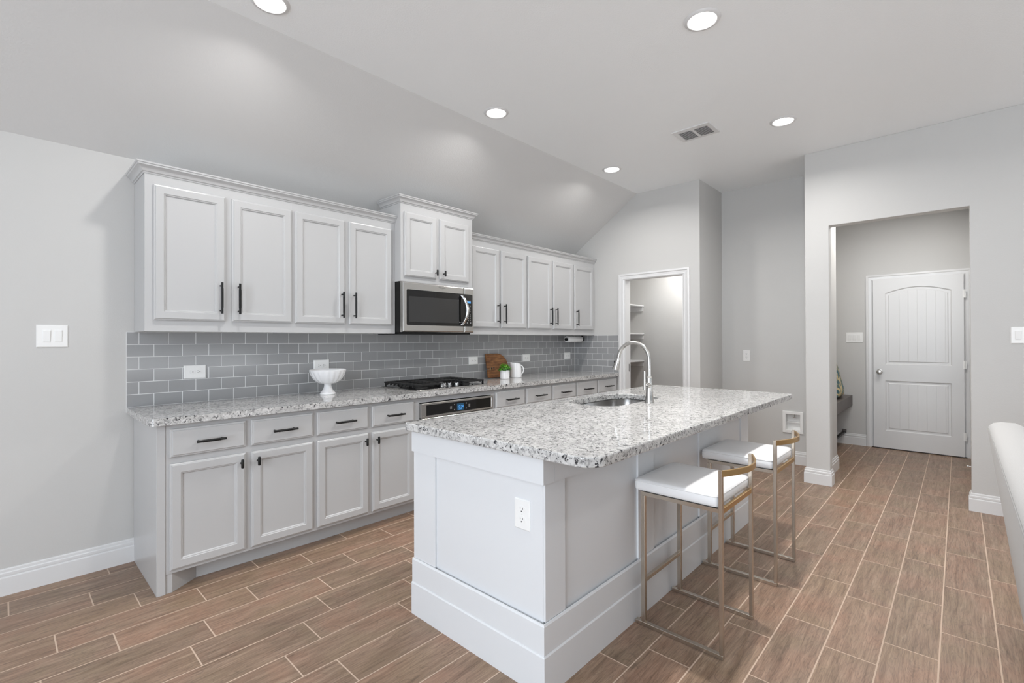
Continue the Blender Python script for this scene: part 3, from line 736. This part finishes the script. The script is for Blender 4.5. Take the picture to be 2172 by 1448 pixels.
# ------------------------------------------------------------------ counter things
t = thing('pedestal_bowl', 'white fluted ceramic pedestal bowl on the counter in front of an outlet', 'bowl', (1.135, -.215, CT))
m = MB(); m.lathe((1.135, -.215, CT), [(.054, .0005), (.056, .004), (.054, .010), (.040, .026), (.030, .045), (.026, .060), (.0255, .072), (.028, .079)], 40); m.build('foot', CERAMIC, t, smooth=50)
def fluted():
    m = MB(); c = (1.135, -.215); N = 144; rs = []
    prof = [(.028, .078, 0), (.060, .082, .1), (.080, .095, .9), (.100, .115, 1), (.115, .140, 1), (.124, .162, .7), (.128, .174, .05), (.129, .180, 0), (.126, .182, 0), (.122, .176, 0), (.108, .140, 0), (.080, .104, 0), (.040, .090, 0), (.003, .088, 0)]
    for r, h, k in prof:
        ring = []
        for i in range(N):
            a = 2*math.pi*i/N; q = a*18/(2*math.pi) + h*3; fl = (q % 1.0)
            rr_ = r*(1 + k*(.055*math.sin(math.pi*fl) - .035)); ring.append((c[0]+rr_*math.cos(a), c[1]+rr_*math.sin(a), CT+h))
        rs.append(ring)
    m.loops(rs); m.build('bowl', CERAMIC, t, smooth=60)
fluted()

t = thing('cutting_board', 'dark brown wooden cutting board with rounded corner leaning on the tiles', 'cutting board', (3.02, -.06, CT))
def board():
    W_, H_ = .312, .252; pts = []
    def arc(cx, cz, r, a0, a1, n=10):
        for i in range(n+1):
            a = math.radians(a0+(a1-a0)*i/n); pts.append((cx+r*math.cos(a), cz+r*math.sin(a)))
    arc(.012, .012, .012, 180, 270, 4); arc(W_-.03, .03, .03, 270, 360, 6); arc(W_-.15, H_-.15, .15, 0, 90, 14); arc(.012, H_-.012, .012, 90, 180, 4)
    # slot cut from the left edge
    pts.extend([(0, .098), (.075, .094), (.075, .084), (0, .086)])
    th = math.radians(15.5); m = MB(); x0 = 2.890; yb = -.086
    def mp(u, v, w): return (x0+u+v*.10, yb+v*math.sin(th)-w*math.cos(th), CT+.0055+v*math.cos(th)+w*math.sin(th))
    n = len(pts); m.add([mp(*p, 0) for p in pts]+[mp(*p, .018) for p in pts], [tuple(range(n))[::-1], tuple(range(n, 2*n))]+[(i, (i+1) % n, n+(i+1) % n, n+i) for i in range(n)])
    m.build('board', BOARD, t, bevel=.003)
    m = MB(); m.loops([[mp(.035+a, .078+b, w) for a, b in ((0, 0), (.008, 0), (.008, .026), (0, .026))] for w in (.001, .020)]); m.build('pin', mat('light_wood', (.45, .27, .12), .5), t)
    m = MB()
    for a in (.05, .082): m.loops([[mp(a+p, .093+q, w) for p, q in ((0, 0), (.018, 0), (.018, .012), (0, .012))] for w in (.0175, .0186)])
    m.build('slot', DARKSLOT, t)
board()

t = thing('potted_plant', 'small leafy green plant in a white pot on the counter', 'plant', (2.990, -.235, CT))
m = MB(); m.lathe((2.990, -.235, CT+.0005), [(.044, 0), (.047, .002), (.049, .088), (.048, .090), (.045, .090), (.044, .080), (.003, .080)], 40); m.build('pot', CERAMIC, t, smooth=40)
def foliage():
    m = MB(); rnd = []; c = Vector((2.990, -.235, CT+.085))
    for k in range(330):
        a = random.uniform(0, 2*math.pi); e = math.asin(random.uniform(-.05, 1)); R = random.uniform(.55, 1.0)
        p = c + Vector((math.cos(a)*math.cos(e)*.066*R, math.sin(a)*math.cos(e)*.066*R, math.sin(e)*.068*R+random.uniform(-.004, .008)))
        n = (p-c+Vector((random.uniform(-.04, .04), random.uniform(-.04, .04), random.uniform(0, .05)))).normalized()
        tx = n.cross(Vector((random.random()-.5, random.random()-.5, random.random()-.5))).normalized(); ty = n.cross(tx); s = random.uniform(.007, .0115)
        vs = [p-tx*s, p-tx*s*.3+ty*s*.6+n*.002, p+tx*s*.5+ty*s*.5+n*.001, p+tx*s*1.1-n*.003, p+tx*s*.5-ty*s*.5+n*.001, p-tx*s*.3-ty*s*.6+n*.002]
        m.add(vs, [(0, 1, 2, 3, 4, 5)]); r = (min(1, max(0, .25+.6*math.sin(max(e, 0))*R+random.uniform(-.3, .3))), 0, 0); rnd.append(r)
    m.build('foliage', LEAF, t, rnd=rnd, recalc=False)
foliage()

t = thing('pitcher', 'white ceramic pitcher with side handle behind the potted plant', 'pitcher', (3.212, -.185, CT))
def pitcher():
    m = MB(); c = (3.212, -.185); N = 48; rs = []; th = math.radians(-47); k_ = .715
    prof = [(.078, .0005), (.083, .003), (.084, .012), (.082, .06), (.077, .11), (.072, .140), (.071, .152), (.068, .153), (.066, .145), (.074, .06), (.074, .012), (.003, .010)]
    for r, h in prof:
        ring = []
        for i in range(N):
            a = 2*math.pi*i/N; s = max(0, math.cos(a-math.pi))**5 if h > .1 else 0; f = max(0, (h-.1)/.053); q = (r*k_+.016*s*f)
            ring.append((c[0]+q*math.cos(a+th), c[1]+q*math.sin(a+th), CT+h+.006*s*f-.010*max(0, math.cos(a))*f))
        rs.append(ring)
    m.loops(rs); m.build('body', CERAMIC, t, smooth=50)
    pts = []
    for i in range(15):
        a = math.radians(-78+156*i/14); R = .044+.036*math.cos(a); pts.append((c[0]+R*math.cos(th), c[1]+R*math.sin(th), CT+.080+.050*math.sin(a)))
    m = MB(); m.tube(pts, .0055, 12); m.build('handle', CERAMIC, t, smooth=60)
pitcher()

t = thing('paper_towel_holder', 'black paper towel holder fixed under the last wall cabinet', 'paper towel holder', (4.29, -.16, 1.36))
m = MB(); m.tube([(4.125, -.16, 1.316), (4.468, -.16, 1.316)], .008, 14); m.lathe((4.125, -.16, 1.316), [(.018, 0), (.018, .006)], 20, 'x'); m.build('bar', BLACK, t, smooth=40)
m = MB(); m.box(4.462, 4.470, -.175, -.145, 1.305, 1.3615); m.lathe((4.458, -.16, 1.316), [(.030, 0), (.030, .006)], 24, 'x'); m.build('bracket', BLACK, t, bevel=.002)
m = MB(); n = 36
def ringx(r, x): return [(x, -.16+r*math.cos(2*math.pi*i/n), 1.316+r*math.sin(2*math.pi*i/n)) for i in range(n)]
m.loops([ringx(.0195, 4.145), ringx(.0345, 4.145), ringx(.036, 4.147), ringx(.036, 4.438), ringx(.0345, 4.440), ringx(.0195, 4.440), ringx(.0195, 4.145)], False, False)
tag(m.build('paper_towel_roll', PAPER, smooth=40), 'white paper towel roll hanging under the last wall cabinet', 'paper towel')

# ------------------------------------------------------------------ plates on the walls
def plate(name, mp, u, v, w, h, label, cat, kind, group, horizontal=False, gangs=1):
    t = thing(name, label, cat, mp(u, v, 0), group)
    m = MB(); m.rings(mp, u-w/2, u+w/2, v-h/2, v+h/2, [(0, 0), (0, .003), (.004, .006)]); m.build('cover_plate', PLASTIC, t)
    if kind == 'outlet':
        for s in (-1, 1):
            du, dv = (s*.0195, 0) if horizontal else (0, s*.0195)
            m = MB(); P = []
            for i in range(24):
                a = 2*math.pi*i/24; x, y = .0165*math.cos(a), .0165*math.sin(a)
                if horizontal: x = max(-.0138, min(.0138, x))
                else: y = max(-.0138, min(.0138, y))
                P.append((x, y))
            m.loops([[mp(u+du+p[0], v+dv+p[1], .0058) for p in P], [mp(u+du+p[0], v+dv+p[1], .0078) for p in P]])
            rc = m.build('receptacle', PLASTIC, t, smooth=40)
            m = MB()
            for a, b, hw, hh in ((-.0060, .004, .0011, .0036), (.0060, .004, .0011, .0030), (0, -.0075, .0024, .0024)):
                if horizontal: a, b, hw, hh = -b*s*0-b if False else -b, a, hh, hw
                m.loops([[mp(u+du+a+p*hw, v+dv+b+q*hh, ww) for p, q in ((-1, -1), (1, -1), (1, 1), (-1, 1))] for ww in (.0070, .0081)])
            m.build('socket_slot', DARKSLOT, rc)
        m = MB(); m.lathe(mp(u, v, .007), [(.0025, -.002), (.0025, .002)], 10, 'y' if abs(mp(0, 0, 1)[1]-mp(0, 0, 0)[1]) > .5 else 'x'); m.build('screw', PLASTIC, t)
    else:
        for k in range(gangs):
            uu = u+(k-(gangs-1)/2)*.046
            m = MB(); m.loops([[mp(uu+p*.0165, v+q*.0335, w_) for p, q in ((-1, -1), (1, -1), (1, 1), (-1, 1))] for w_ in (.0055, .0066)]); rk = m.build('rocker_frame', PLASTIC, t, bevel=.0006)
            m = MB(); m.loops([[mp(uu-.015, v-.031, .006), mp(uu+.015, v-.031, .006), mp(uu+.015, v+.031, .006), mp(uu-.015, v+.031, .006)],
                               [mp(uu-.0145, v-.0305, .0085), mp(uu+.0145, v-.0305, .0085), mp(uu+.0145, v+.0305, .0125), mp(uu-.0145, v+.0305, .0125)]]); m.build('rocker', PLASTIC, rk, bevel=.001)
    return t
bw = front(-.0085); OG = 'outlets on the tiled wall'
plate('power_outlet', bw, .3465, 1.110, .124, .086, 'white horizontal outlet on the tiles nearest the end of the counter', 'outlet', 'outlet', OG, True)
plate('power_outlet', bw, 1.184, 1.118, .122, .084, 'white horizontal outlet on the tiles just behind the pedestal bowl', 'outlet', 'outlet', OG, True)
plate('power_outlet', bw, 2.763, 1.102, .124, .080, 'white outlet on the tiles between the cooktop and the cutting board', 'outlet', 'outlet', OG, True)
plate('power_outlet', bw, 3.577, 1.106, .124, .080, 'white outlet on the tiles just right of the pitcher', 'outlet', 'outlet', OG, True)
plate('power_outlet', bw, 4.357, 1.110, .122, .080, 'white outlet on the tiles below the paper towel roll', 'outlet', 'outlet', OG, True)
plate('power_outlet', facex(XR), -1.876, 1.126, .074, .122, 'white upright outlet on the wall of the empty recess', 'outlet', 'outlet', None)
plate('power_outlet', lambda u, v, w: (IX0+bt-w, u, v), -2.379, .637, .078, .116, 'white upright outlet on the end panel of the island', 'outlet', 'outlet', None)
plate('light_switch', front(0), -.3155, 1.336, .126, .121, 'white double rocker switch on the wall left of the cabinets', 'switch', 'switch', None, gangs=2)
plate('light_switch', facex(XH), -2.662, 1.325, .172, .125, 'white triple rocker switch on the hall wall beside the door', 'switch', 'switch', None, gangs=3)
plate('light_switch', facex(XE), -3.922, 1.329, .076, .121, 'white single rocker switch on the wall right of the hall opening', 'switch', 'switch', None, gangs=1)

# recessed water box in the recess wall
t = thing('water_supply_box', 'white recessed water supply box low on the recess wall', 'wall box', (XR, -2.33, .43))
m = MB(); mp = facex(XR)
m.rings(mp, -2.426, -2.234, .321, .548, [(0, 0), (0, .010), (.003, .012), (.028, .012), (.030, .010), (.0305, -.060)], False); m.build('frame', PLASTIC, t)
m = MB(); m.box(XR+.030, XR+.059, -2.2655, -2.3945, .425, .434); m.build('ledge', PLASTIC, t)
m = MB(); m.tube([(XR+.040, -2.335, .516), (XR+.040, -2.335, .480)], .005, 8); m.tube([(XR+.040, -2.350, .480), (XR+.040, -2.320, .480)], .004, 8); m.build('valve', NICKEL, t, smooth=40)

# ------------------------------------------------------------------ ceiling fixtures
def downlight(x, y, label, k=1.0, beam=158):
    t = thing('recessed_light', label, 'ceiling light', (x, y, HC), 'recessed ceiling lights')
    m = MB(); n = 40
    m.lathe((x, y, HC), [(.069, -.004), (.074, -.009), (.088, -.006), (.093, -.0005), (.069, -.0005), (.069, -.004)], n, 'z', False, False); m.build('trim_ring', TRIM, t, smooth=40)
    m = MB(); m.lathe((x, y, HC-.0045), [(.069, 0), (.069, .003)], n); m.build('lens', LAMPLENS, t)
    o = area('lamp', (x, y, HC-.012), (0, 0, -1), .135, .135, LAMP*k, LAMP_COL, 'DISK', math.radians(beam)); o.location = (0, 0, -.012); o.parent = t
downlight(.41, -1.10, 'lit recessed ceiling light nearest the camera, cut by the top of the view')
downlight(2.01, -1.10, 'lit recessed ceiling light above the counter near the microwave')
downlight(3.635, -1.10, 'lit recessed ceiling light closest to the pantry wall')
downlight(2.03, -2.622, 'lit recessed ceiling light above the island, the largest fully in view', 1.7, 120)
downlight(3.637, -2.62, 'lit recessed ceiling light beyond the ceiling vent, toward the hall', 1.35, 158)

t = thing('ceiling_vent', 'white rectangular ceiling vent with two louvered panels', 'vent', (3.366, -2.047, HC))
m = MB(); x0, x1, y0, y1 = 3.246, 3.486, -1.897, -2.197
zc = HC-.0005
m.box(x0, 3.293, y0, y1, zc-.007, zc); m.box(3.463, x1, y0, y1, zc-.007, zc); m.box(3.293, 3.463, y0, -1.928, zc-.007, zc); m.box(3.293, 3.463, -2.164, y1, zc-.007, zc); m.box(3.293, 3.463, -2.036, -2.056, zc-.007, zc); m.build('frame', TRIM, t)
m = MB(); m.box(3.290, 3.466, -1.925, -2.167, zc-.0012, zc); part(m.build('duct', mat('duct_dark', g(.035), .8), t), 'dark duct opening behind the louvers')
for a, b in ((-1.928, -2.036), (-2.056, -2.164)):
    for i in range(9):
        x = 3.300+i*.0192; m = MB(); m.add([(x+.003, a, zc-.0030), (x+.003, b, zc-.0030), (x, b, zc-.0064), (x, a, zc-.0064), (x+.0085, a, zc-.0030), (x+.0085, b, zc-.0030), (x+.0055, b, zc-.0064), (x+.0055, a, zc-.0064)], [(0, 1, 2, 3), (7, 6, 5, 4), (0, 4, 5, 1), (2, 6, 7, 3), (0, 3, 7, 4), (1, 5, 6, 2)])
        m.build('louver', TRIM, t)

# ------------------------------------------------------------------ pantry shelves
for z, lb in ((1.797, 'upper white pantry shelf seen through the open doorway'), (1.402, 'middle white pantry shelf, level with the faucet spout'), (1.018, 'lower white pantry shelf seen behind the faucet')):
    t = thing('pantry_shelf', lb, 'shelf', (5.2, -.17, z), 'pantry shelves')
    m = MB(); m.box(XE+.112, 5.749, -.001, -.336, z-.018, z); m.build('board', TRIM, t, bevel=.001)
    m = MB(); m.box(XE+.112, 5.73, -.001, -.018, z-.085, z-.0185); m.box(5.731, 5.749, -.001, -.320, z-.085, z-.0185); m.build('cleat', TRIM, t)

# ------------------------------------------------------------------ hall
def hall_door():
    d0, d1, z0, z1 = -2.853, -3.650, .012, 2.020
    X = XH-.004
    mp = lambda u, v, w: (X-w, u, v)
    t = thing('door_1', 'white two-panel arched door with grooved panels at the end of the hall', 'door', (XH, -3.25, 0)); t['kind'] = 'structure'
    m = MB()
    def arch(u0, u1, v0, v1, rise, ins, n=16):
        """panel outline inset by ins; the top edge is an arc of given rise"""
        a, b, c = u0+ins, u1-ins, v0+ins; P = [(a, c), (b, c)]
        for i in range(n+1):
            s = i/n; P.append((b+(a-b)*s, v1-ins-rise+rise*math.sin(math.pi*s)**.9 if rise else v1-ins))
        return P
    p1 = (-3.552, -2.968, 1.005, 1.912, .062); p2 = (-3.548, -2.966, .217, .812, 0)
    bm = bmesh.new()
    outer = [(d1, z0), (d0, z0), (d0, z1), (d1, z1)]
    def mk(P, w): return [bm.verts.new(mp(p[0], p[1], w)) for p in P]
    W0 = .035
    ov = mk(outer, W0); ob = mk(outer, 0.0)
    for i in range(4): bm.faces.new((ov[i], ov[(i+1) % 4], ob[(i+1) % 4], ob[i]))
    edges = [bm.edges.get((ov[i], ov[(i+1) % 4])) for i in range(4)]
    holes = []
    for p in (p1, p2):
        h = mk(arch(*p[:4], p[4], 0), W0); n = len(h)
        edges += [bm.edges.new((h[i], h[(i+1) % n])) for i in range(n)]
        prev = h
        for ins, w in ((.010, .024), (.028, .024), (.036, .030)):
            r = mk(arch(*p[:4], p[4]*(1-ins), ins), w)
            for i in range(n): bm.faces.new((prev[i], prev[(i+1) % n], r[(i+1) % n], r[i]))
            prev = r
        bm.faces.new(prev)
    bmesh.ops.triangle_fill(bm, use_beauty=True, edges=edges)
    # drop any triangle that fell inside a panel opening
    for f in list(bm.faces):
        if len(f.verts) == 3 and all(abs(v.co.x-(X-W0)) < 1e-6 for v in f.verts):
            c = f.calc_center_median()
            for p in (p1, p2):
                top = p[3] if not p[4] else p[3]-p[4]+p[4]*max(0, math.sin(math.pi*min(1, max(0, (p[1]-c.y)/(p[1]-p[0])))))**.9
                if p[0] < c.y < p[1] and p[2] < c.z < top-1e-4 and f in bm.faces[:]:
                    bm.faces.remove(f); break
    bmesh.ops.recalc_face_normals(bm, faces=bm.faces)
    me = bpy.data.meshes.new('slab'); bm.to_mesh(me); bm.free()
    o0 = ORG[t.name]
    for v in me.vertices: v.co -= o0
    me.materials.append(TRIM); o = bpy.data.objects.new('slab', me); C.objects.link(o); o.parent = t; ORG[o.name] = o0
    m = MB()   # V-grooves between the planks of both panels
    for k in range(6):
        u = -3.100-.0797*k
        for p in (p1, p2):
            top = p[3]-.045 if not p[4] else p[3]-p[4]-.046+p[4]*math.sin(math.pi*(p[1]-u)/(p[1]-p[0]))
            if k < 6: m.loops([[mp(u-.003, zz, .0298), mp(u+.003, zz, .0298), mp(u+.001, zz, .0318), mp(u-.001, zz, .0318)] for zz in (p[2]+.042, top)])
    m.build('plank_bead', TRIM, o)
    m = MB(); c = mp(-2.912, .915, W0); m.lathe(c, [(.031, -.001), (.031, -.008), (.011, -.012), (.011, -.030), (.024, -.038), (.028, -.052), (.022, -.064), (.003, -.068)], 28, 'x'); part(m.build('knob', NICKEL, t, smooth=45), 'round satin metal door knob')
    for z in (1.80, 1.02, .232):
        m = MB(); m.tube([mp(-3.656, z-.045, .034), mp(-3.656, z+.045, .034)], .007, 10); m.box(XH-.040, XH-.036, -3.640, -3.668, z-.044, z+.044); m.build('hinge', PLASTIC, t, smooth=40)
    m = MB(); m.box(XH-.028, XH-.003, -2.83, -3.668, .0005, .010); m.build('threshold', mat('bronze', (.03, .02, .015), .5), t)
hall_door()
t = thing('bench', 'dark grey-brown floating bench in the hall alcove', 'bench', (6.0, -2.46, .545))
m = MB(); m.box(5.282, XH-.001, -2.282, -2.638, .482, .612); m.build('seat', BENCH, t, bevel=.003)
m = MB(); m.strip([(5.282, -2.552, .147), (XH-.02, -2.552, .147)], .030, .020); t2 = tag(m.build('shoe_rail', BLACK), 'black metal shoe rail low in the alcove under the bench', 'rail')
m = MB(); m.box(XH-.020, XH-.001, -2.575, -2.530, .1365, .182); m.build('flange', BENCH, t2)
def pillow():
    c = Vector((6.20, -2.535, .845)); N = 16; m = MB(); rs = []
    H = .225; tilt = math.radians(9)
    def P(u, v, s):
        k = (1-abs(u)**2.6)*(1-abs(v)**6); w = .056*max(0, k)**.6*s*(1-.30*v)
        sx = 1-.06*(1-abs(v)**2)*abs(u); 
        y, z = w, v*H*(1-.05*(1-u*u)); a = u*H*sx
        yy = y*math.cos(tilt)+z*math.sin(tilt); zz = -y*math.sin(tilt)+z*math.cos(tilt)
        return (c.x+a, c.y+yy, c.z+zz)
    G = [[-1+2*i/N for i in range(N+1)]]*2; vs = []; fs = []
    for s in (1, -1):
        k0 = len(vs)
        for i in range(N+1):
            for j in range(N+1): vs.append(P(G[0][i], G[0][j], s))
        for i in range(N):
            for j in range(N): fs.append((k0+i*(N+1)+j, k0+(i+1)*(N+1)+j, k0+(i+1)*(N+1)+j+1, k0+i*(N+1)+j+1))
    m.add(vs, fs)
    me_o = m.build('throw_pillow', PILLOW, smooth=180)
    bm = bmesh.new(); bm.from_mesh(me_o.data); bmesh.ops.remove_doubles(bm, verts=bm.verts, dist=.0005); bmesh.ops.recalc_face_normals(bm, faces=bm.faces)
    zmin = min(v.co.z for v in bm.verts)
    for v in bm.verts: v.co.z += .6125-zmin
    bm.to_mesh(me_o.data); bm.free()
    tag(me_o, 'teal and cream floral throw pillow standing on the hall bench', 'pillow')
pillow()
m = MB(); m.tube([(5.93, -3.704, .065), (5.93, -3.672, .065)], .004, 10); o = m.build('door_stop', NICKEL, smooth=40); tag(o, 'small white-tipped door stop on the hall baseboard near the door', 'door stop')
m = MB(); m.lathe((5.93, -3.672, .065), [(.007, .002), (.008, .008), (.006, .014)], 14, 'y'); m.build('tip', PLASTIC, o, smooth=40)

# lamps of the adjoining rooms (their fixtures are out of sight)
area('hall_lamp', (5.45, -3.25, 2.72), (0, 0, -1), .8, .8, 21, LAMP_COL, 'DISK')
area('pantry_lamp', (5.35, -1.05, 2.47), (0, 0, -1), .2, .2, 16, LAMP_COL, 'DISK')
